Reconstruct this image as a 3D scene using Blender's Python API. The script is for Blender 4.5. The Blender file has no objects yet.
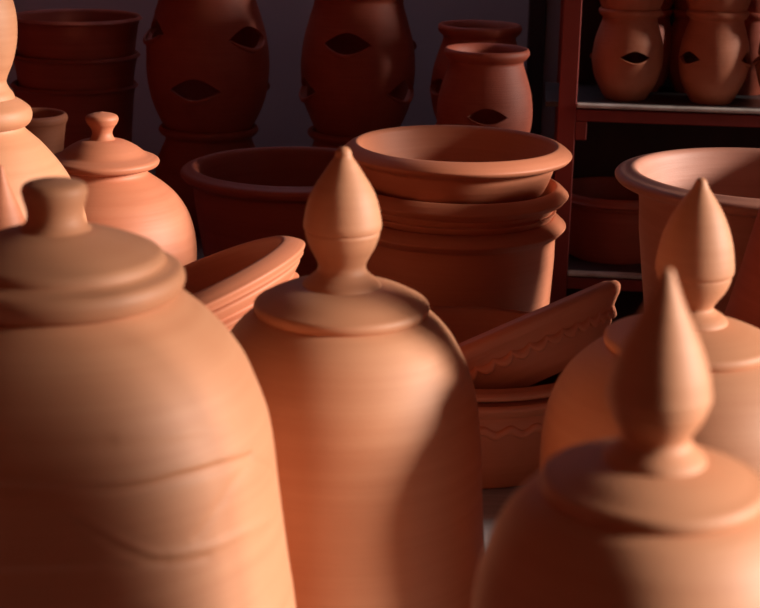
import bpy, bmesh, math, random
import numpy as np
from mathutils import Vector, Matrix, Quaternion
random.seed(4)
S = bpy.context.scene
COL = S.collection
PI = math.pi

# ------------------------------------------------------------------ camera
F = 1600.0
PITCH = math.radians(16.2)
ROLL = math.radians(1.2)
T = 0.75                      # table top height
CAM = Vector((0, 0, T + 0.88))
sp, cp = math.sin(PITCH), math.cos(PITCH)
FWD = Vector((0, cp, -sp))
R0, U0 = Vector((1, 0, 0)), Vector((0, sp, cp))
RT = math.cos(ROLL) * R0 + math.sin(ROLL) * U0
UP = -math.sin(ROLL) * R0 + math.cos(ROLL) * U0

def at(px, py, depth):
    return CAM + depth * (FWD + (px - 380) / F * RT - (py - 304) / F * UP)

def proj(P):
    d = P - CAM
    z = d.dot(FWD)
    return 380 + F * d.dot(RT) / z, 304 - F * d.dot(UP) / z, z

def zat(x, y, py):
    """height on the vertical line through (x, y) seen at image row py, and its depth"""
    lo, hi = -1.0, 4.0
    for _ in range(50):
        m = (lo + hi) / 2
        if proj(Vector((x, y, m)))[1] > py: lo = m
        else: hi = m
    return lo, proj(Vector((x, y, lo)))[2]

cam = bpy.data.cameras.new('camera')
cam.sensor_width = 36.0
cam.lens = 36.0 * F / 760
co = bpy.data.objects.new('camera', cam)
COL.objects.link(co)
M = Matrix((RT, UP, -FWD)).transposed().to_4x4()
M.translation = CAM
co.matrix_world = M
cam.clip_start = 0.05
cam.dof.use_dof = True
cam.dof.focus_distance = 2.5
cam.dof.aperture_fstop = 7.5
S.camera = co

# ------------------------------------------------------------------ materials
def new_mat(name):
    m = bpy.data.materials.new(name); m.use_nodes = True
    nt = m.node_tree
    return m, nt, nt.nodes['Principled BSDF']

def clay(name, c1, c2, rough=0.60, ring=0.35, ringscale=75.0, grain=0.25):
    m, nt, b = new_mat(name)
    N, L = nt.nodes.new, nt.links.new
    tc = N('ShaderNodeTexCoord')
    oi = N('ShaderNodeObjectInfo')
    n1 = N('ShaderNodeTexNoise'); n1.inputs['Scale'].default_value = 9; n1.inputs['Detail'].default_value = 5
    L(tc.outputs['Object'], n1.inputs['Vector'])
    mp = N('ShaderNodeMapping'); mp.inputs['Scale'].default_value = (2, 2, ringscale)
    L(tc.outputs['Object'], mp.inputs['Vector'])
    n2 = N('ShaderNodeTexNoise'); n2.inputs['Scale'].default_value = 1.6; n2.inputs['Detail'].default_value = 4
    L(mp.outputs['Vector'], n2.inputs['Vector'])
    n3 = N('ShaderNodeTexNoise'); n3.inputs['Scale'].default_value = 420; n3.inputs['Detail'].default_value = 2
    L(tc.outputs['Object'], n3.inputs['Vector'])
    mixf = N('ShaderNodeMath'); mixf.operation = 'MULTIPLY_ADD'
    mixf.inputs[1].default_value = 0.5
    L(n2.outputs['Fac'], mixf.inputs[0])
    h = N('ShaderNodeMath'); h.operation = 'MULTIPLY'; h.inputs[1].default_value = 0.5
    L(n1.outputs['Fac'], h.inputs[0]); L(h.outputs[0], mixf.inputs[2])
    rmp = N('ShaderNodeValToRGB')
    rmp.color_ramp.elements[0].position = 0.3; rmp.color_ramp.elements[0].color = (*c1, 1)
    rmp.color_ramp.elements[1].position = 0.7; rmp.color_ramp.elements[1].color = (*c2, 1)
    L(mixf.outputs[0], rmp.inputs['Fac'])
    hsv = N('ShaderNodeHueSaturation')
    vr = N('ShaderNodeMapRange'); vr.inputs['To Min'].default_value = 0.93; vr.inputs['To Max'].default_value = 1.07
    L(oi.outputs['Random'], vr.inputs['Value']); L(vr.outputs[0], hsv.inputs['Value'])
    L(rmp.outputs['Color'], hsv.inputs['Color']); L(hsv.outputs['Color'], b.inputs['Base Color'])
    b.inputs['Roughness'].default_value = rough
    b.inputs['Specular IOR Level'].default_value = 0.5
    bp1 = N('ShaderNodeBump'); bp1.inputs['Strength'].default_value = ring; bp1.inputs['Distance'].default_value = 0.002
    L(n2.outputs['Fac'], bp1.inputs['Height'])
    bp2 = N('ShaderNodeBump'); bp2.inputs['Strength'].default_value = grain; bp2.inputs['Distance'].default_value = 0.0006
    L(n3.outputs['Fac'], bp2.inputs['Height']); L(bp1.outputs['Normal'], bp2.inputs['Normal'])
    L(bp2.outputs['Normal'], b.inputs['Normal'])
    return m

CLAY = clay('terracotta', (0.47, 0.14, 0.066), (0.54, 0.182, 0.092))
CLAY_PALE = clay('pale_terracotta', (0.52, 0.205, 0.10), (0.595, 0.265, 0.14), ring=0.2)
CLAY_PINK = clay('pinkish_terracotta', (0.374, 0.133, 0.086), (0.490, 0.209, 0.144), ring=0.5, ringscale=45)
CLAY_SHADED = clay('shaded_terracotta', (0.32, 0.055, 0.026), (0.41, 0.085, 0.042))  # same clay with shade put into the colour, for pots out of the sun

def plain(name, c1, c2, scale=6, rough=0.7, stretch=(1, 1, 1), bump=0.1):
    m, nt, b = new_mat(name)
    N, L = nt.nodes.new, nt.links.new
    tc = N('ShaderNodeTexCoord'); mp = N('ShaderNodeMapping'); mp.inputs['Scale'].default_value = stretch
    L(tc.outputs['Object'], mp.inputs['Vector'])
    n = N('ShaderNodeTexNoise'); n.inputs['Scale'].default_value = scale; n.inputs['Detail'].default_value = 6
    L(mp.outputs['Vector'], n.inputs['Vector'])
    r = N('ShaderNodeValToRGB')
    r.color_ramp.elements[0].position = 0.3; r.color_ramp.elements[0].color = (*c1, 1)
    r.color_ramp.elements[1].position = 0.7; r.color_ramp.elements[1].color = (*c2, 1)
    L(n.outputs['Fac'], r.inputs['Fac']); L(r.outputs['Color'], b.inputs['Base Color'])
    b.inputs['Roughness'].default_value = rough
    bp = N('ShaderNodeBump'); bp.inputs['Strength'].default_value = bump; bp.inputs['Distance'].default_value = 0.003
    L(n.outputs['Fac'], bp.inputs['Height']); L(bp.outputs['Normal'], b.inputs['Normal'])
    return m

WALL = plain('grey_plaster', (0.46, 0.42, 0.48), (0.54, 0.50, 0.56), 3, 0.9)
WALL_RED = plain('red_bounce_plaster', (0.34, 0.05, 0.028), (0.40, 0.065, 0.036), 3, 0.9)  # red chosen for unseen walls so they bounce reddish fill
FLOOR = plain('dark_floor', (0.05, 0.035, 0.03), (0.08, 0.055, 0.05), 5, 0.8)
TABLE = plain('white_painted_board', (0.20, 0.17, 0.175), (0.28, 0.245, 0.25), 14, 0.6, (1, 8, 1))
WOOD_RED = plain('red_brown_paint', (0.21, 0.022, 0.016), (0.30, 0.038, 0.026), 12, 0.55, (1, 1, .3))
WOOD_DARK = plain('dark_timber', (0.03, 0.012, 0.012), (0.05, 0.02, 0.02), 12, 0.7, (1, 1, .2))
BOARD = plain('grey_shelf_board', (0.035, 0.03, 0.033), (0.07, 0.06, 0.065), 20, 0.4, (1, 6, 1))
EDGE = plain('worn_pale_edge', (0.45, 0.36, 0.33), (0.75, 0.65, 0.6), 30, 0.5, (1, 1, 1))
FRAME = plain('cream_frame', (0.5, 0.45, 0.4), (0.6, 0.55, 0.5), 8, 0.5)

# ------------------------------------------------------------------ helpers
def tag(o, label=None, cat=None, group=None, kind=None):
    if label: o['label'] = label
    if cat: o['category'] = cat
    if group: o['group'] = group
    if kind: o['kind'] = kind
    return o

def empty(name, loc, label, cat, group=None):
    o = bpy.data.objects.new(name, None)
    o.empty_display_size = 0.05
    o.location = loc
    COL.objects.link(o)
    return tag(o, label, cat, group)

def mesh_obj(name, verts, faces, mat, parent=None, loc=(0, 0, 0), smooth=True, sharp=None):
    me = bpy.data.meshes.new(name)
    me.from_pydata([tuple(v) for v in verts], [], faces)
    me.materials.append(mat)
    if smooth:
        me.shade_smooth()
        if sharp: me.set_sharp_from_angle(angle=math.radians(sharp))
    me.update()
    o = bpy.data.objects.new(name, me)
    COL.objects.link(o)
    if parent: o.parent = parent
    else: o.location = loc
    return o

def spline(pts, n=7):
    """smooth a list of (r, z); a point given as (r, z, 1) keeps a corner"""
    P = [np.array(p[:2], float) for p in pts]
    C = [len(p) > 2 for p in pts]
    out = []
    for i in range(len(P) - 1):
        p1, p2 = P[i], P[i + 1]
        p0 = P[i - 1] if i > 0 and not C[i] else p1 - (p2 - p1)
        p3 = P[i + 2] if i + 2 < len(P) and not C[i + 1] else p2 + (p2 - p1)
        d = lambda a, b: max(np.linalg.norm(a - b), 1e-7) ** 0.5
        t0 = 0; t1 = d(p0, p1); t2 = t1 + d(p1, p2); t3 = t2 + d(p2, p3)
        for k in range(n):
            t = t1 + (t2 - t1) * k / n
            A1 = (t1 - t) / (t1 - t0) * p0 + (t - t0) / (t1 - t0) * p1
            A2 = (t2 - t) / (t2 - t1) * p1 + (t - t1) / (t2 - t1) * p2
            A3 = (t3 - t) / (t3 - t2) * p2 + (t - t2) / (t3 - t2) * p3
            B1 = (t2 - t) / (t2 - t0) * A1 + (t - t0) / (t2 - t0) * A2
            B2 = (t3 - t) / (t3 - t1) * A2 + (t - t1) / (t3 - t1) * A3
            out.append((t2 - t) / (t2 - t1) * B1 + (t - t1) / (t2 - t1) * B2)
    out.append(P[-1])
    return [(max(float(q[0]), 0.0), float(q[1])) for q in out]

def lathe(prof, seg=128, wob=0.003, disp=None, dense=7, smooth=True):
    """turn a profile round z; the ends with r ~ 0 become poles"""
    pr = spline(prof, dense) if smooth else [p[:2] for p in prof]
    ph = random.random() * 6.28
    V, Fc, rings = [], [], []
    th = np.arange(seg) * 2 * PI / seg
    for r, z in pr:
        if r < 1e-4:
            rings.append([len(V)]); V.append((0, 0, z)); continue
        rr = r * (1 + wob * np.sin(2 * th + ph) + wob * 0.5 * np.sin(3 * th + 2 * ph))
        if disp is not None: rr = rr + disp(th, z, r)
        i0 = len(V)
        V += [(rr[k] * math.cos(th[k]), rr[k] * math.sin(th[k]), z) for k in range(seg)]
        rings.append(list(range(i0, i0 + seg)))
    for a, b in zip(rings, rings[1:]):
        if len(a) == 1 and len(b) == 1: continue
        for k in range(seg):
            k2 = (k + 1) % seg
            if len(a) == 1: Fc.append((a[0], b[k2], b[k]))
            elif len(b) == 1: Fc.append((a[k], a[k2], b[0]))
            else: Fc.append((a[k], a[k2], b[k2], b[k]))
    # profile that runs upward on the outside gives outward normals
    return V, Fc

def box(x0, x1, y0, y1, z0, z1, bev=0.004):
    bm = bmesh.new()
    bmesh.ops.create_cube(bm, size=1)
    for v in bm.verts:
        v.co = Vector(((x0 + x1) / 2 + v.co.x * (x1 - x0), (y0 + y1) / 2 + v.co.y * (y1 - y0), (z0 + z1) / 2 + v.co.z * (z1 - z0)))
    if bev: bmesh.ops.bevel(bm, geom=bm.edges[:], offset=bev, segments=2, affect='EDGES', profile=0.5)
    return bm

def bm_obj(name, bm, mat, parent=None, loc=(0, 0, 0), smooth=False):
    me = bpy.data.meshes.new(name); bm.to_mesh(me); bm.free()
    me.materials.append(mat)
    if smooth: me.shade_smooth()
    o = bpy.data.objects.new(name, me); COL.objects.link(o)
    if parent: o.parent = parent
    else: o.location = loc
    return o

def join(*bms):
    bm = bmesh.new()
    for b in bms:
        me = bpy.data.meshes.new('tmp'); b.to_mesh(me); b.free(); bm.from_mesh(me); bpy.data.meshes.remove(me)
    return bm

# ------------------------------------------------------------------ setting
XL, XR, YF, YB, ZC = -2.3, 2.3, -1.6, 4.25, 2.75
def structure(name, bm, mat):
    o = bm_obj(name, bm, mat); o['kind'] = 'structure'; return o
structure('floor', box(XL - .1, XR + .1, YF - .1, YB + .1, -.1, 0, 0), FLOOR)
structure('ceiling', box(XL - .1, XR + .1, YF - .1, YB + .1, ZC, ZC + .1, 0), WALL)
structure('wall_back', box(XL - .1, XR + .1, YB, YB + .1, 0, ZC, 0), WALL)
structure('wall_left', box(XL - .1, XL, YF, YB, 0, ZC, 0), WALL_RED)
structure('wall_front', box(XL - .1, XR + .1, YF - .1, YF, 0, ZC, 0), WALL_RED)
# right wall with the windows that light the pots; lowered head and slot added to steer light
WINS = [(-.30, .825, T + .15, T + 1.5), (.835, 1.20, T + .15, T + 1.27), (1.21, 2.52, T + .15, T + 1.5), (2.98, 3.26, T + .65, T + 1.25)]
pieces, yc = [], YF
for y0, y1, z0, z1 in WINS:
    pieces += [box(XR, XR + .1, yc, y0, 0, ZC, 0), box(XR, XR + .1, y0, y1, 0, z0, 0), box(XR, XR + .1, y0, y1, z1, ZC, 0)]
    yc = y1
structure('wall_right', join(*pieces, box(XR, XR + .1, yc, YB, 0, ZC, 0)), WALL_RED)
fr = .012
for i, (y0, y1, z0, z1) in enumerate(WINS):
    structure('window_%d' % (i + 1), join(box(XR - .01, XR + .11, y0, y0 + fr, z0, z1), box(XR - .01, XR + .11, y1 - fr, y1, z0, z1),
          box(XR - .01, XR + .11, y0 + fr, y1 - fr, z0, z0 + fr), box(XR - .01, XR + .11, y0 + fr, y1 - fr, z1 - fr, z1)), FRAME)
tx = at(533, 30, 4.3)
structure('trim_1', box(tx.x - .022, tx.x + .022, YB - .03, YB, 0, ZC, .003), WOOD_DARK)

# ------------------------------------------------------------------ tables
def table(name, x0, x1, y0, y1, label):
    t = empty(name, ((x0 + x1) / 2, (y0 + y1) / 2, 0), label, 'table')
    w, d = (x1 - x0) / 2, (y1 - y0) / 2
    bm_obj('table_top', box(-w, w, -d, d, T - .035, T, .005), TABLE, t)
    bm_obj('apron', box(-w + .081, w - .081, -d + .04, -d + .062, T - .12, T - .036), WOOD_RED, t)
    bm_obj('apron', box(-w + .081, w - .081, d - .062, d - .04, T - .12, T - .036), WOOD_RED, t)
    for sx in (-1, 1):
        for sy in (-1, 1):
            cx, cy = sx * (w - .05), sy * (d - .05)
            bm_obj('leg', box(cx - .03, cx + .03, cy - .03, cy + .03, 0, T - .036), WOOD_RED, t)
    return t
table('work_table', -1.3, 1.25, .55, 2.90, 'white topped table carrying the lidded jars and bowls in front')
table('display_table', -1.5, .30, 2.93, 4.0, 'white topped table at the back wall carrying the dark pots')

# ------------------------------------------------------------------ profiles from image rows
def axis_at(px, py, depth):
    P = at(px, py, depth); return P.x, P.y

def rows(x, y, pts, z0=T, ref=None):
    """[(radius in px, image row[, corner])] -> [(r, z)] metres above z0 for a turned thing with its axis at x, y"""
    out = []
    for p in pts:
        z, d = zat(x, y, p[1])
        r = p[0]
        if ref:                      # (centre column, side): p[0] is the distance of that side's outline from the column
            r = abs(ref[0] + ref[1] * p[0] - proj(Vector((x, y, z)))[0])
        out.append((r * d / F, z - z0) + tuple(p[2:]))
    return out

def acorn_jar(px, pref, depth, fin, lid, body, label, group, mat=CLAY_PALE, disp=None, bodymat=None, knob='finial', name='lidded_jar', seg=160, dense=8, side=0):
    """fin: rows of the knob from the tip down; lid: rows from the top of the lid down to its lower edge; body: rows down"""
    x, y = axis_at(px, pref, depth)
    t = empty(name, (x, y, T), label, 'jar', group)
    ref = (px, side) if side else None
    f = rows(x, y, fin); l = rows(x, y, lid, T, ref); b = [q for q in rows(x, y, body, T, ref) if q[1] > .07]
    # body: outer upward, then neck rim and inside
    rl, zl = b[0][:2]
    out = [(0, 0, 1), (b[-1][0] * .93, 0, 1), (b[-1][0] * .955, .006)] + [(b[-1][0] * .985, .06)] + b[::-1]
    zt = b[0][1]
    out += [(rl * .96, zt + .004), (rl * .90, zt + .002), (rl * .9, zt - .02)]
    inn = [(max(r - .012, .01), z - .012) for r, z in [q[:2] for q in b[1:]]]
    out += inn + [(b[-1][0] * .9, .02, 1), (0, .02)]
    V, Fc = lathe(out, seg, .0025, disp, dense)
    mesh_obj('body', V, Fc, bodymat or mat, t)
    # lid
    rE, zE = l[-1][:2]
    lo = [(0, zE + .006, 1), (rl * .82, zE + .006), (rE * .97, zE + .002)] + l[::-1]
    lo += [(max(l[0][0] * .5, .004), l[0][1] + .001), (0, l[0][1] + .001)]
    V, Fc = lathe(lo, 128, .002, None, dense)
    ld = mesh_obj('lid', V, Fc, mat, t)
    # knob
    zB = f[-1][1]
    kn = [(0, zB - .006, 1), (f[-1][0] * .95, zB - .006)] + f[::-1]
    kn += [(0, f[0][1] + .0015)]
    V, Fc = lathe(kn, 96, .002, None, dense)
    mesh_obj(knob, V, Fc, mat, ld)
    return t

GA = 'lidded jars with acorn finials'
# centre jar
acorn_jar(341.5, 304, 1.71,
  [(4.5, 147.6), (7.6, 151), (9, 156.5), (13.5, 163), (22, 176), (31, 191), (36, 205), (38.5, 218), (39.2, 224), (38.8, 228, 1), (37.0, 229.5, 1), (37.4, 232), (36.2, 237), (33, 246), (27.5, 256), (24, 264), (25, 270), (31, 276), (38, 282), (40, 286), (38, 290, 1)],
  [(36, 284), (50, 286), (66, 291), (80, 298), (86.5, 302), (88, 306), (86, 311), (80, 314)],
  [(80, 309), (88, 312.5), (97, 319), (109.65, 333), (120.55, 351), (129.55, 371), (136, 396), (140, 430), (142, 470), (143.5, 505), (146, 560), (149, 610), (150, 640)],
  'pale clay jar in the middle with tall acorn finial on its lid', GA)
# front right jar
acorn_jar(652.5, 483, 0.95,
  [(5, 270), (9, 280), (16, 297), (25, 316), (35, 336), (43.5, 356), (49, 374), (51.5, 388), (52.3, 395), (51.8, 399, 1), (49.4, 401, 1), (49.6, 404), (46.5, 413), (42, 421), (37, 429), (34.5, 436), (37, 442), (45, 449), (51, 455), (52, 459), (49, 464, 1)],
  [(41.5, 457), (56.5, 459), (78.5, 465), (98.5, 473), (109.5, 478), (112.5, 484), (110, 492), (101.5, 497)],
  [(101.5, 488), (111.6, 491), (127.5, 500), (146.4, 519), (159.7, 542), (170.3, 568), (176.5, 590), (181.5, 625), (184.5, 660)],
  'nearest clay jar at lower right with a pointed acorn finial', GA, side=-1)
# rear right jar
acorn_jar(689, 340, 1.66,
  [(4, 179), (8, 187), (14, 196), (22, 208), (29.5, 223), (35, 239), (38, 254), (39.3, 267), (39, 271, 1), (37, 273, 1), (37, 276), (35.5, 282), (31, 291), (25, 299), (21.5, 306), (25, 310), (33, 315), (37, 320), (35, 326, 1)],
  [(24, 319), (41, 322), (59, 327), (75, 333), (83, 337), (85, 341), (83, 347), (76, 350)],
  [(76, 344), (85.22, 347), (98.1, 355), (115.75, 370), (129.73, 388), (140.15, 410), (146, 435), (149, 470), (151, 520), (154, 580)],
  'clay jar at the right edge, half hidden behind the nearest acorn finial', GA, side=-1)

# big round-knobbed jar at the left front, with combed swags on its body
FLX, FLY = axis_at(58, 290, 1.37)
fl_body = [(117, 292), (128, 300), (145, 313), (164, 331), (178, 348), (188, 363), (197, 383), (204, 400), (210, 418), (215, 446), (219, 481), (225, 528), (231, 570), (235, 595), (239, 640)]
flb = rows(FLX, FLY, fl_body, T, (58, 1))
fz = np.array([q[1] for q in flb][::-1]); frr = np.array([q[0] for q in flb][::-1])
def on_body(px, py):
    d = (at(px, py, 1) - CAM)
    for k in range(4000):
        P = CAM + d * (0.9 + k * .0002)
        r = math.hypot(P.x - FLX, P.y - FLY)
        z = P.z - T
        if z < fz[-1] and r <= np.interp(z, fz, frr): return math.atan2(P.y - FLY, P.x - FLX), z
    return None
lines = [  # polyline in image points, depth (negative = groove), half width
  ([(-20, 486), (20, 488.5), (70, 491), (118, 490), (150, 485), (178, 477), (215, 467), (250, 455)], -.0021, .0042),
  ([(-20, 479), (20, 481), (70, 483), (118, 482), (150, 477), (178, 469), (215, 459), (250, 449)], .0012, .0042),
  ([(66, 511), (90, 524), (118, 540), (140, 550), (158, 556), (182, 554), (205, 549), (240, 534), (268, 517)], .0014, .0036),
  ([(68, 517), (92, 531), (118, 547), (140, 557), (158, 562), (182, 561), (207, 556)], -.0012, .0036),
  ([(-10, 574), (40, 573), (90, 571), (138, 567), (165, 561)], -.0013, .004),
  ([(-10, 567), (40, 566), (90, 564), (138, 560)], .0008, .004),
  ([(250, 460), (230, 485), (212, 515), (197, 536)], -.0008, .005),
  ([(252, 461), (262, 464), (272, 470)], -.0010, .0035),
  ([(120, 439), (160, 436), (195, 432), (230, 425)], .0009, .006),
  ([(20, 446), (60, 448), (110, 447), (160, 442), (200, 437)], -.0006, .006),
]
LN = []
for pts, dep, w in lines:
    q = [on_body(*p) for p in pts]
    q = [p for p in q if p is not None]
    LN.append((np.array(q), dep, w))
def swag(th, z, r):
    out = np.zeros_like(th)
    if z > fz[-1] or r < .12 : return out
    for turn in range(3):
        tt = (th - turn * 2 * PI / 3 + PI) % (2 * PI) - PI
        for q, dep, w in LN:
            if z < q[:, 1].min() - .02 or z > q[:, 1].max() + .02: continue
            best = np.full_like(th, 9.0)
            for a, b in zip(q, q[1:]):
                ax, az, bx, bz = a[0] * r, a[1], b[0] * r, b[1]
                dx, dz = bx - ax, bz - az
                s = np.clip(((tt * r - ax) * dx + (z - az) * dz) / (dx * dx + dz * dz), 0, 1)
                best = np.minimum(best, np.hypot(tt * r - ax - s * dx, z - az - s * dz))
            out += dep * np.exp(-(best / w) ** 2)
    return out
acorn_jar(58, 290, 1.37,
  [(16, 180), (24, 181.5), (30, 184), (32.8, 189), (32, 196), (29.5, 205), (28, 213), (29, 220), (34, 227), (42, 232, 1)],
  [(36, 229), (52, 233), (74, 240), (93, 247.5), (102, 252), (106, 257), (107, 261), (112, 264), (122, 268), (126, 274), (126, 282), (121, 290), (112, 294)],
  fl_body, 'largest jar at left front with round knob and combed swag lines on its body', 'lidded jars with round knobs',
  mat=CLAY_PALE, disp=swag, knob='knob', seg=420, dense=14, side=1)

# jar with round knob behind it
acorn_jar(103, 160, 2.65,
  [(4, 112.3), (10, 113.5), (15, 115.5), (16.5, 118.5), (15, 123), (11.5, 128), (10, 133), (12, 138), (17, 142, 1)],
  [(12, 139), (22, 141), (34, 147), (43, 153.5), (49, 156), (54.5, 158.5), (56, 161), (54.5, 164.5), (49, 166.5)],
  [(44, 163), (44, 172), (50, 177), (60, 184), (71, 193.5), (79.5, 204), (86, 216), (91, 232), (93, 250), (92, 290), (86, 340), (78, 400)],
  'small round-shouldered jar with flat button knob, behind the largest left jar', 'lidded jars with round knobs', mat=CLAY, knob='knob', side=1)
# tall jar cut by the left edge
acorn_jar(-18, 113, 2.25,
  [(5, -58), (9, -50), (15, -40), (24, -26), (32, -10), (36.5, 3), (38.5, 16), (38.8, 28), (37.5, 43), (32.5, 63), (27, 76), (25.5, 82), (28, 88), (32, 94), (33, 99), (30, 103, 1)],
  [(30, 97), (37, 100), (43, 104), (47.5, 108), (49.5, 114), (48, 121), (43, 125.5)],
  [(40, 120), (42, 128), (49, 135), (58, 143), (68, 154), (77, 165), (87, 180), (97, 200), (104, 225), (108, 260), (106, 310), (98, 380)],
  'tall jar cut off by the left edge, its big finial reaching the top corner', GA, side=1)
# small jar whose finial shows at the left edge
acorn_jar(3, 230, 1.75,
  [(2.5, 166), (5, 174), (9, 186), (14, 199), (19, 212), (23, 224), (25.5, 236), (26, 243), (25, 247, 1), (23, 254), (18, 262), (15, 268), (18, 274), (24, 279), (24, 283, 1)],
  [(22, 278), (34, 281), (46, 286), (56, 291), (57, 295), (54, 299)],
  [(52, 295), (58, 299), (72, 312), (80, 330), (84, 360), (84, 420), (80, 500)],
  'clay jar behind the largest jar, only its slim pointed finial showing at left edge', GA, mat=CLAY)

# unseen chimney-pot blocker at right, added to shade the left of the largest jar
V, Fc = lathe([(0, 0, 1), (.088, 0, 1), (.092, .006), (.092, .05), (.082, .065), (.084, .3), (.083, .76), (.084, .84), (.092, .855), (.094, .88), (.09, .90), (.082, .91), (.072, .90), (.068, .84), (.066, .3), (.066, .02, 1), (0, .015)], 96)
tag(mesh_obj('shade_blocker', V, Fc, CLAY, None, (.385, 1.047, T)), 'tall clay light blocker added beyond the right edge, out of view', 'light blocker')

# ------------------------------------------------------------------ bowls
def bowl_profile(R, h, foot, lip=.022, lipt=.016, wall=.012, ridges=(), floor=.014, waist=.86, inner=None, slant=.016):
    """R outer rim radius, h height, foot radius; heavy rolled rim, body under it, inside"""
    rb = R * waist                                   # body radius just under the rim
    out = [(0, 0, 1), (foot, 0, 1), (foot + .004, .004)]
    n = 5
    for k in range(1, n + 1):
        t = k / n
        z = .004 + (h - slant - lipt * .95 - .004) * t
        out.append((foot + .004 + (rb - foot - .004) * (t ** .8), z))
    for dz, amp in ridges:
        out = [p for p in out if abs(p[1] - (h - dz)) > .009]
        rr = foot + (rb - foot) * (((h - dz) / h) ** .8)
        out += [(rr, h - dz - .009), (rr + amp, h - dz), (rr, h - dz + .008)]
    out = out[:3] + sorted(out[3:], key=lambda p: p[1])
    zt_ = h - slant                                  # the outer edge of the lip hangs lower than its inner crest
    out += [(rb + (R - rb) * .45, zt_ - lipt * .62), (R - .005, zt_ - lipt * .42), (R, zt_ - lipt * .05), (R - .004, zt_ + lipt * .22),
            (R - lip * .45, h - slant * .30), (R - lip * .82, h - .0005), (R - lip, h - .005)]
    ri = R - lip
    if inner: out += inner
    else:
        out += [(ri - .004, h - .016)]
        for t in (.7, .4, .15):
            z = floor + (h - .016 - floor) * t
            out.append((foot - wall + (ri - .004 - foot + wall) * (t ** .7), z))
    out += [(foot * .6, floor * .9), (0, floor * .9)]
    return out

def bowl(prof, loc, label, cat='bowl', group=None, mat=CLAY, normal=None, name='clay_bowl', seg=160, dense=6, disp=None, wob=.003):
    V, Fc = lathe(prof, seg, wob, disp, dense)
    o = mesh_obj(name, V, Fc, mat, None, loc)
    if normal is not None:
        o.rotation_mode = 'QUATERNION'
        o.rotation_quaternion = Vector((0, 0, 1)).rotation_difference(Vector(normal).normalized())
    return tag(o, label, cat, group)

# centre stack: rim plane of the topmost at row 149
P = at(457, 149, 2.78); sx, sy, zt = P.x, P.y, P.z
Rm = 115 * 2.78 / F
GB = 'rimmed bowls stacked in the middle'
bowl(bowl_profile(Rm, .085, Rm * .74, lip=.03, lipt=.019, waist=.86), (sx, sy, zt - .085 + .012), 'topmost bowl of the middle stack, its lit inside showing', group=GB)
bowl(bowl_profile(Rm * .985, .087, Rm * .74, lip=.026, lipt=.018, waist=.92, ridges=((.034, .004),)), (sx + .001, sy, zt - .159 + .014), 'second bowl of the middle stack, with wide turned rim', group=GB)
z3 = zt - .124 - T + .012
bowl(bowl_profile(Rm * .99, z3, Rm * .83, lip=.028, lipt=.018, waist=.92,
     inner=[(Rm * .87, z3 - .014), (Rm * .80, z3 - .028), (Rm * .765, z3 - .036), (Rm * .745, z3 - .044), (Rm * .72, z3 - .12), (Rm * .68, .02)]),
     (sx - .002, sy, T), 'deep lowest pot of the middle bowl stack, mostly in shadow', group=GB)

# broad dark bowl behind at left
P = at(295, 169, 3.19); R = 114 * 3.19 / F
bowl(bowl_profile(R, P.z - T + .008, R * .72, slant=.013, lip=.03, lipt=.024, waist=.9), (P.x, P.y, T), 'broad deep bowl in shadow behind the middle acorn finial', mat=CLAY_SHADED)

# big basin at right
P = at(766, 175, 2.47); R = 150 * 2.47 / F
bowl(bowl_profile(R, P.z - T + .005, R * .60, slant=.012, lip=.036, lipt=.021, waist=.85), (P.x, P.y, T), 'large deep basin at right with pink ringed inside', 'bowl', mat=CLAY_PINK, name='clay_basin')

# two bowls with wavy bands, one inside the other, and a tilted one lying in them
def wave_band(parent, R, z, k, amp, tube, mat, pointed=False, seg=504):
    V, Fc = [], []
    m = 8
    for i in range(seg):
        th = 2 * PI * i / seg
        if pointed:
            u = (k * th / (2 * PI)) % 1.0
            w = abs(math.sin(PI * u)) ** .7
            zc = z - amp * w; tz = tube * (1.0 + .5 * w); tr = tube * (.35 + .75 * w)
        else:
            zc = z + amp * math.sin(k * th); tz = tube; tr = tube * .9
        for j in range(m):
            a = 2 * PI * j / m
            rr = R(zc) + tr * math.cos(a) * .9
            V.append((rr * math.cos(th), rr * math.sin(th), zc + tz * math.sin(a)))
    for i in range(seg):
        for j in range(m):
            i2, j2 = (i + 1) % seg, (j + 1) % m
            Fc.append((i * m + j, i2 * m + j, i2 * m + j2, i * m + j2))
    return mesh_obj('wavy_band' if not pointed else 'scalloped_band', V, Fc, mat, parent)

def outer_r(prof):
    pr = spline(prof, 6)
    cut = max(range(len(pr)), key=lambda i: pr[i][0])
    zs = [p[1] for p in pr[2:cut + 1]]; rs = [p[0] for p in pr[2:cut + 1]]
    return lambda z: float(np.interp(z, zs, rs))

P = at(470, 345, 2.38); R = 147 * 2.37 / F
wx, wy, wz = P.x, P.y, P.z
GW = 'bowls with wavy bands'
hl = wz - T - .020
pf = bowl_profile(R, hl, R * .77, lip=.026, lipt=.02, waist=.93, slant=.005)
lo = bowl(pf, (wx, wy, T), 'lower of two nested bowls with wavy band, right of the middle jar', group=GW)
wave_band(lo, outer_r(pf), hl - .045, 32, .0042, .0078, CLAY)
pf2 = bowl_profile(R * 1.0, hl * .98, R * .74, lip=.026, lipt=.017, waist=.885, floor=.012, slant=.006)
bowl(pf2, (wx, wy, wz - hl * .98), 'upper of two nested bowls, holding the tilted scalloped bowl', group=GW)
n = Vector((-.42, .302, .856)).normalized()
ca = math.radians(25)
ap = 136
c = at(614 - ap * math.cos(ca), 273 + ap * math.sin(ca), 2.38)
R = ap * 2.37 / F
ht = .094
pt = bowl_profile(R, ht, R * .68, lip=.026, lipt=.028, waist=.90, slant=.012)
tb = bowl(pt, c - n * ht, 'tilted bowl with scalloped band lying in the nested bowls', normal=n, group=GW)
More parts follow.
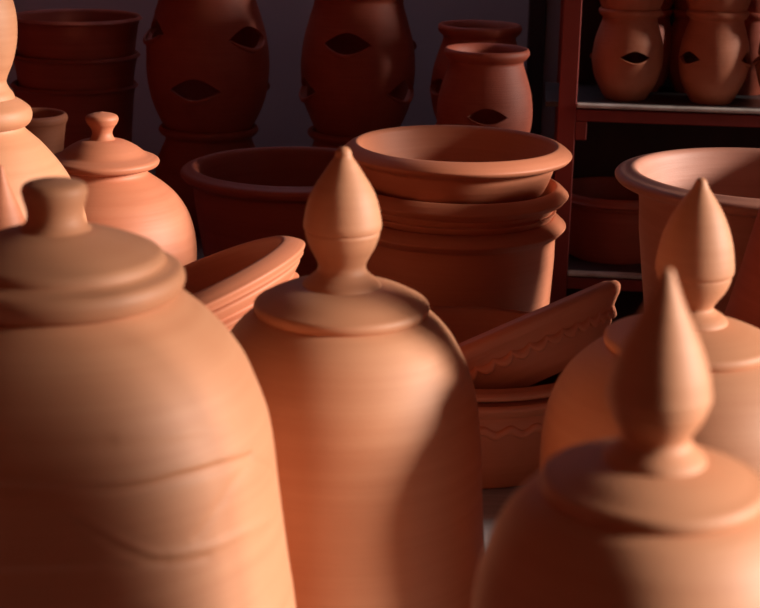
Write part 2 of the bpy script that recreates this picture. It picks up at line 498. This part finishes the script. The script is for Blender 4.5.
wave_band(tb, outer_r(pt), ht - .040, 42, .008, .0056, CLAY, pointed=True)

# tilted bowl at left and the bowl it lies in
n = Vector((-.40, .065, .912)).normalized()
ca = math.radians(24); ap = 131
c = at(299 - ap * math.cos(ca), 229 + ap * math.sin(ca), 2.10)
R = ap * 2.10 / F
ht = .105
pt = bowl_profile(R, ht, R * .72, lip=.031, lipt=.018, waist=.925, ridges=((.032, .008), (.054, .004), (.070, .004)))
bowl(pt, c - n * ht, 'tilted ridged bowl between the largest left jar and the middle jar', mat=CLAY, normal=n)
f0 = c - n * ht
pfb = bowl_profile(R * .86, .15, R * .6, lip=.018, lipt=.016)
lowest = f0.z - R * .62 * .41
bowl(bowl_profile(R * .9, max(lowest - T - .004, .05), R * .6, lip=.02, lipt=.016), (f0.x, f0.y, T), 'hidden bowl under the tilted ridged bowl, behind the jars')

# ------------------------------------------------------------------ planters, left back
def planter_profile(R, h, foot, wall=.011, rimh=.03):
    return [(0, 0, 1), (foot, 0, 1), (foot + .003, .004), ((foot * 1.0 + R * .955 - .0) / 2, h * .5), (R * .955, h - rimh), (R * .985, h - rimh + .004), (R, h - rimh * .5), (R * .995, h - .006),
            (R - .006, h), (R - wall, h - .004), (R - wall - .003, h - rimh), ((foot + R * .955) / 2 - wall, h * .5), (foot - wall, .016), (foot * .5, .013), (0, .013)]
GP = 'planters stacked at the left back'
P = at(76, 20, 3.64); R = 66 * 3.64 / F
px_, py_ = P.x, P.y
zr = [zat(px_, py_, r)[0] for r in (15, 52, 82)]
nm = ['topmost planter of the dark stack at upper left', 'second planter from the top in the dark left stack', 'third planter of the dark left stack, plain tall wall']
for k, z in enumerate(zr):
    h = (.16, .15, .19)[k]
    bowl(planter_profile(R * (1, .985, .97)[k], h, R * (.80, .79, .80)[k], rimh=.012), (px_ - .004 * k, py_, z - h), nm[k], 'planter', GP, CLAY_SHADED, name='clay_planter')
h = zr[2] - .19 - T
bowl(planter_profile(R * .97, h + .02, R * .82), (px_, py_, T), 'lowest planter under the dark left stack, hidden by the jars', 'planter', GP, CLAY_SHADED, name='clay_planter')
P = at(31, 113, 3.24); R = 36 * 3.24 / F
zz = P.z
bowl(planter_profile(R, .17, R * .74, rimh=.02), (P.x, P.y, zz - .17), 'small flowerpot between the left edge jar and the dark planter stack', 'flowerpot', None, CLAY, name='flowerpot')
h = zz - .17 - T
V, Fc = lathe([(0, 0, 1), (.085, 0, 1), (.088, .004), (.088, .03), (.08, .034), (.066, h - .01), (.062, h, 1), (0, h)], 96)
tag(mesh_obj('flowerpot', V, Fc, CLAY_SHADED, None, (P.x, P.y, T)), 'upturned flowerpot under the small flowerpot, hidden by the jars', 'flowerpot')

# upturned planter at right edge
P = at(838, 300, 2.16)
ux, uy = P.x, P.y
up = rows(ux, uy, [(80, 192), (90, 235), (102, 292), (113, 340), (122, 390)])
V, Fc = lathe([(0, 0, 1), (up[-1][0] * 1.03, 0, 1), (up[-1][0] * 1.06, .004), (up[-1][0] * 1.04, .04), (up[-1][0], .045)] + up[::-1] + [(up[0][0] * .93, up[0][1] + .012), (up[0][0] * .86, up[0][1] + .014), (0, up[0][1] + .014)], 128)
tag(mesh_obj('clay_planter', V, Fc, CLAY_SHADED, None, (ux, uy, T)), 'dark upturned planter cut off by the right edge, in front of the basin', 'planter')

# ------------------------------------------------------------------ eye-slit pots
def eye_pot_parts(eyes):
    """unit strawberry pot (height 1): lathe shell with almond openings, each with a pulled lower lip"""
    K = 1 / 89.0
    def lens(u):                    # upper / lower edge of the almond, u in -1..1
        s = (1 - abs(u) ** 1.7)
        return s
    EW, EU, EL = 14.5 * K, 6.5 * K, 5.5 * K
    prof = [(0, 0, 1), (20 * K, 0, 1), (21.2 * K, 1.5 * K), (27 * K, 11 * K), (31.6 * K, 21 * K), (34.4 * K, 33 * K), (35 * K, 43 * K), (33.6 * K, 56 * K), (30.2 * K, 68 * K), (27.2 * K, 77 * K), (27 * K, 80 * K), (29.5 * K, 82.5 * K), (31 * K, 85 * K), (31 * K, 87 * K), (29.5 * K, 89 * K),
            (27.5 * K, 88 * K), (24.5 * K, 81 * K), (24.5 * K, 77 * K), (27.4 * K, 68 * K), (30.8 * K, 56 * K), (32.1 * K, 43 * K), (31.5 * K, 33 * K), (28.8 * K, 22 * K), (24 * K, 12 * K), (18 * K, 3 * K), (0, 3 * K)]
    pr = spline(prof, 4)
    cut = max(range(len(pr)), key=lambda i: pr[i][1])
    ro = lambda z: float(np.interp(z, [p[1] for p in pr[2:cut]], [p[0] for p in pr[2:cut]]))
    def disp(th, z, r):
        o = np.zeros_like(th)
        for a, ze in eyes:
            d = ((th - a + PI) % (2 * PI) - PI) * .39
            g = np.exp(-(d / (EW * .75)) ** 2)
            o += 1.3 * K * g * math.exp(-((z - (ze - EL)) / (5 * K)) ** 2) - 0.8 * K * g * math.exp(-((z - (ze + EU)) / (4 * K)) ** 2)
        return o if r > 23 * K and 10 * K < z < 70 * K else o * 0
    V, Fc = lathe(prof, 120, .004, disp, 4)
    body = mesh_obj('eye_slit_pot', V, Fc, CLAY)
    cutters, lips = [], []
    for a, ze in eyes:
        n = 20
        loop = [(u * EW, EU * lens(u)) for u in np.linspace(-1, 1, n)] + [(u * EW, -EL * lens(u)) for u in np.linspace(1, -1, n)[1:-1]]
        er, et = Vector((math.cos(a), math.sin(a), 0)), Vector((-math.sin(a), math.cos(a), 0))
        bm = bmesh.new()
        A = [bm.verts.new(er * 14 * K + et * x + Vector((0, 0, ze + z))) for x, z in loop]
        B = [bm.verts.new(er * 45 * K + et * x + Vector((0, 0, ze + z))) for x, z in loop]
        m = len(loop)
        bm.faces.new(A); bm.faces.new(B[::-1])
        for i in range(m): bm.faces.new((A[i], B[i], B[(i + 1) % m], A[(i + 1) % m]))
        bmesh.ops.recalc_face_normals(bm, faces=bm.faces[:])
        c = bm_obj('cutter', bm, CLAY); cutters.append(c)
        md = body.modifiers.new('b', 'BOOLEAN'); md.operation = 'DIFFERENCE'; md.object = c; md.solver = 'EXACT'
        LV, LF = [], []
        for i, u in enumerate(np.linspace(-1.04, 1.04, 25)):
            w = max(1 - abs(u) ** 2.2, 0) if abs(u) < 1 else 0
            zc = ze - EL * lens(min(abs(u), 1)) - .3 * K
            ang = a + u * EW / (.39)
            rr = ro(zc) + (.2 + 1.7 * w) * K
            t = (.4 + .9 * w) * K
            for j in range(8):
                q = 2 * PI * j / 8
                r2 = rr + t * math.cos(q)
                LV.append((r2 * math.cos(ang), r2 * math.sin(ang), zc + t * math.sin(q)))
        for i in range(24):
            for j in range(8):
                LF.append((i * 8 + j, (i + 1) * 8 + j, (i + 1) * 8 + (j + 1) % 8, i * 8 + (j + 1) % 8))
        LF += [tuple(range(8))[::-1], tuple(range(24 * 8, 25 * 8))]
        lips.append((LV, LF))
    dg = bpy.context.evaluated_depsgraph_get(); dg.update()
    me = bpy.data.meshes.new_from_object(body.evaluated_get(dg))
    old = body.data; body.modifiers.clear(); body.data = me; bpy.data.meshes.remove(old)
    me.shade_smooth(); me.set_sharp_from_angle(angle=math.radians(50))
    for c in cutters:
        cm = c.data; bpy.data.objects.remove(c); bpy.data.meshes.remove(cm)
    lm = []
    for LV, LF in lips:
        q = bpy.data.meshes.new('opening_lip'); q.from_pydata(LV, [], LF); q.materials.append(CLAY); q.shade_smooth(); q.update(); lm.append(q)
    mesh = body.data
    bpy.data.objects.remove(body)
    return mesh, lm

KZ = 1 / 89.0
PROTO = {'two': eye_pot_parts([(math.radians(a), z * KZ) for a, z in ((-90, 44), (35, 44), (150, 44))]),
         'stag': eye_pot_parts([(math.radians(a), z * KZ) for a, z in ((-97, 31.5), (-38, 58), (-158, 60), (30, 32), (88, 58), (140, 33))])}
DARKMESH = {}
def eye_pot(x, y, z, h, rot, label, group=None, kind='two', mat=None, fat=1.0):
    mesh, lm = PROTO[kind]
    key = (kind, mat.name if mat else '')
    if mat and key not in DARKMESH:
        m2 = mesh.copy(); m2.materials.clear(); m2.materials.append(mat)
        l2 = []
        for q in lm:
            q2 = q.copy(); q2.materials.clear(); q2.materials.append(mat); l2.append(q2)
        DARKMESH[key] = (m2, l2)
    if mat: mesh, lm = DARKMESH[key]
    o = bpy.data.objects.new('eye_slit_pot', mesh); COL.objects.link(o)
    o.location = (x, y, z); o.scale = (h * fat, h * fat, h); o.rotation_euler = (0, 0, math.radians(rot))
    tag(o, label, 'pot', group)
    for q in lm:
        c = bpy.data.objects.new('opening_lip', q); COL.objects.link(c); c.parent = o
    return o

SINK = .165
GE = 'dark slit pots stacked at the back wall'
# first column
x, y = axis_at(208, 60, 3.6)
rim = zat(x, y, 125)[0]
hu = 61 * 3.6 / F / (35 / 89)
h1 = rim - T
eye_pot(x, y, T, h1, 35, 'lower slit pot at the back, under the pot with three slits in view', GE, 'two', CLAY_SHADED, fat=.36 / h1 * .9)
eye_pot(x, y, rim - .035, hu * 1.06, 0, 'big dark pot at the back with three almond slits in view', GE, 'stag', CLAY_SHADED, fat=.95)
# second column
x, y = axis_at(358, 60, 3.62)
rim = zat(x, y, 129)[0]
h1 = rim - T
eye_pot(x, y, T, h1, 75, 'lower slit pot at the back, hidden behind the middle acorn finial', GE, 'two', CLAY_SHADED, fat=.36 / h1 * .9)
eye_pot(x, y, rim - .035, 57 * 3.62 / F / (35 / 89) * 1.12, -63, 'dark slit pot at the back, above the middle acorn finial', GE, 'stag', CLAY_SHADED, fat=.9)
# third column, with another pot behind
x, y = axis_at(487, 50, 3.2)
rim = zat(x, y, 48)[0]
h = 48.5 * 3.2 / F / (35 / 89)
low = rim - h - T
eye_pot(x, y, T, low + .045, 60, 'lower slit pot behind the middle bowl stack, hidden', GE, 'two', CLAY_SHADED, fat=h / (low + .045))
eye_pot(x, y, rim - h, h, 0, 'dark slit pot just behind the middle bowl stack', GE, 'two', CLAY_SHADED)
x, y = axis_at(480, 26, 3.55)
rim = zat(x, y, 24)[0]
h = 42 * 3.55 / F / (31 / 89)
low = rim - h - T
eye_pot(x, y, T, low + .045, 20, 'hidden lower slit pot nearest the back wall, behind the bowl stack', GE, 'two', CLAY_SHADED, fat=h / (low + .045))
eye_pot(x, y, rim - h, h, 60, 'dark pot at the back, only rim and shoulder showing over another', GE, 'two', CLAY_SHADED)

# ------------------------------------------------------------------ shelf unit at right
YAW = math.radians(-5)
O = at(567.5, 103, 3.32); ZT = at(600, 103, 3.32).z
O = Vector((O.x, O.y, 0))
e1 = Vector((math.cos(YAW), math.sin(YAW), 0)); e2 = Vector((-math.sin(YAW), math.cos(YAW), 0))
def on_shelf(px, dback, z):
    """local point on the unit: seen in column px, dback behind the front edge"""
    lo, hi = -1, 3
    for _ in range(50):
        m = (lo + hi) / 2
        if proj(O + e1 * m + e2 * dback + Vector((0, 0, z)))[0] < px: lo = m
        else: hi = m
    P = O + e1 * lo + e2 * dback
    return P.x, P.y
sh = empty('shelf_unit', O, 'red brown shelf unit at upper right holding slit pots', 'shelf')
sh.rotation_euler = (0, 0, YAW)
W = 1.15
DP = .30
pw = .0185
for (x, y) in ((0, 0), (0, DP), (W, 0), (W, DP)):
    bm_obj('post', box(x - pw, x + pw, y - .018, y + .018, 0, 2.0, .002), WOOD_RED, sh)
ZL = zat(*on_shelf(600, -.02, T), 274)[0]
for z in (ZT, ZL, 1.95):
    x0 = -.045 if z == ZT else .019
    bd = bm_obj('shelf_board', box(x0, W - .019, .0045, DP - .019, z - .011, z, .001), BOARD, sh)
    bm_obj('board_edge', box(.019, W - .019, -.022, .0044, z - .0075, z, .002), EDGE, bd)
    bm_obj('rail', box(.0186, W - .0186, -.018, .004, z - .036, z - .0112, .002), WOOD_RED, sh)
bm_obj('back_panel', box(.019, W - .019, DP - .006, DP + .006, .3, 1.94, .001), WOOD_DARK, sh)
bm_obj('bracket', box(.0186, .042, -.018, .004, ZT - .075, ZT - .0365, .002), WOOD_RED, sh)

GS = 'slit pots on the shelf'
def shelf_pot(px, db, hpx, rot, names, kind='two', fat=1.0):
    x, y = on_shelf(px, db, ZT)
    d = proj(Vector((x, y, ZT + .1)))[2]
    h = hpx * d / F
    eye_pot(x, y, ZT, h, rot, names[0], GS, kind, fat=fat)
    eye_pot(x, y, ZT + h * (1 - SINK), h * .97, rot + 40, names[1], GS, kind, fat=fat)
shelf_pot(625, .085, 90, 4, ('slit pot on the upper shelf, nearest the red post, one slit facing front', 'pot stacked on the slit pot nearest the red post'))
shelf_pot(710.5, .075, 92, 62, ('slit pot on the upper shelf with slits at both sides, second from post', 'pot stacked on the second slit pot from the red post'), fat=.96)
shelf_pot(789, .075, 92, 20, ('slit pot on the upper shelf cut off by the right edge', 'pot stacked on the slit pot cut off by right edge'))
for px, rt, l1, l2 in ((644, 100, 'pot in the back row of the shelf, behind the pot nearest the post', 'pot on top of another in the back row, nearest the red post'),
                       (690, 30, 'back row shelf pot added to block light in the gap between the two front pots', 'added light-blocking pot on top of another in the back row, between the two front pots'),  # this pair and the next are added to stop sun leaking through
                       (745, 70, 'back row shelf pot added to block light near the right edge, in shadow', 'added light-blocking pot on top of another in the back row, near the right edge')):
    x, y = on_shelf(px, .215, ZT)
    eye_pot(x, y, ZT, .178, rt, l1, 'slit pots in the back row of the shelf', 'two', CLAY_SHADED, fat=.83)
    eye_pot(x, y, ZT + .178 * .86, .175, rt + 30, l2, 'slit pots in the back row of the shelf', 'two', CLAY_SHADED, fat=.83)
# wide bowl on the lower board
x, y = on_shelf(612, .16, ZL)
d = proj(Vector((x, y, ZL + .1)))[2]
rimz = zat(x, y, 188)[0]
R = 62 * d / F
bowl(bowl_profile(R, rimz - ZL, R * .70, lip=.016, lipt=.014, waist=.93), (x, y, ZL), 'dark bowl on the lower shelf board, between the stack and the basin', mat=CLAY_SHADED)

# ------------------------------------------------------------------ light
w = bpy.data.worlds.new('world'); S.world = w; w.use_nodes = True
w.node_tree.nodes['Background'].inputs[0].default_value = (0.90, 0.72, 0.72, 1)
w.node_tree.nodes['Background'].inputs[1].default_value = 0.30
sl = bpy.data.lights.new('hazy_sun', 'SUN'); sl.energy = 8.2; sl.angle = math.radians(11); sl.color = (1.0, .93, .82)
so = bpy.data.objects.new('hazy_sun', sl); COL.objects.link(so)
so.location = (6, 1, 3)
AZ, EL = math.radians(6.5), math.radians(15)
sd = Vector((math.cos(AZ) * math.cos(EL), -math.sin(AZ) * math.cos(EL), math.sin(EL)))     # towards the sun
so.rotation_euler = sd.to_track_quat('Z', 'Y').to_euler()

def area(name, loc, target, sx, sy, energy, color):
    l = bpy.data.lights.new(name, 'AREA'); l.shape = 'RECTANGLE'; l.size = sx; l.size_y = sy
    l.energy = energy; l.color = color
    o = bpy.data.objects.new(name, l); COL.objects.link(o)
    o.location = loc
    o.rotation_euler = (Vector(target) - Vector(loc)).to_track_quat('-Z', 'Y').to_euler()
    return o
area('wall_fill', (-.2, 3.95, ZC - .02), (-.2, 4.05, 0), 1.2, .3, 2.8, (.85, .78, 1.0))  # added lamp under the closed ceiling to brighten the back wall

bl = bpy.data.lights.new('red_fill', 'POINT'); bl.energy = 4.5; bl.shadow_soft_size = .25; bl.color = (1.0, .42, .22)  # added fill behind the camera, no real lamp; reddens the shadows
bo = bpy.data.objects.new('red_fill', bl); COL.objects.link(bo); bo.location = (-.7, -.9, 2.35)

S.view_settings.view_transform = 'Standard'
S.view_settings.look = 'None'
S.view_settings.gamma = 1
S.view_settings.use_curve_mapping = False
S.view_settings.exposure = 0.0
S.cycles.max_bounces = 8
S.cycles.diffuse_bounces = 6
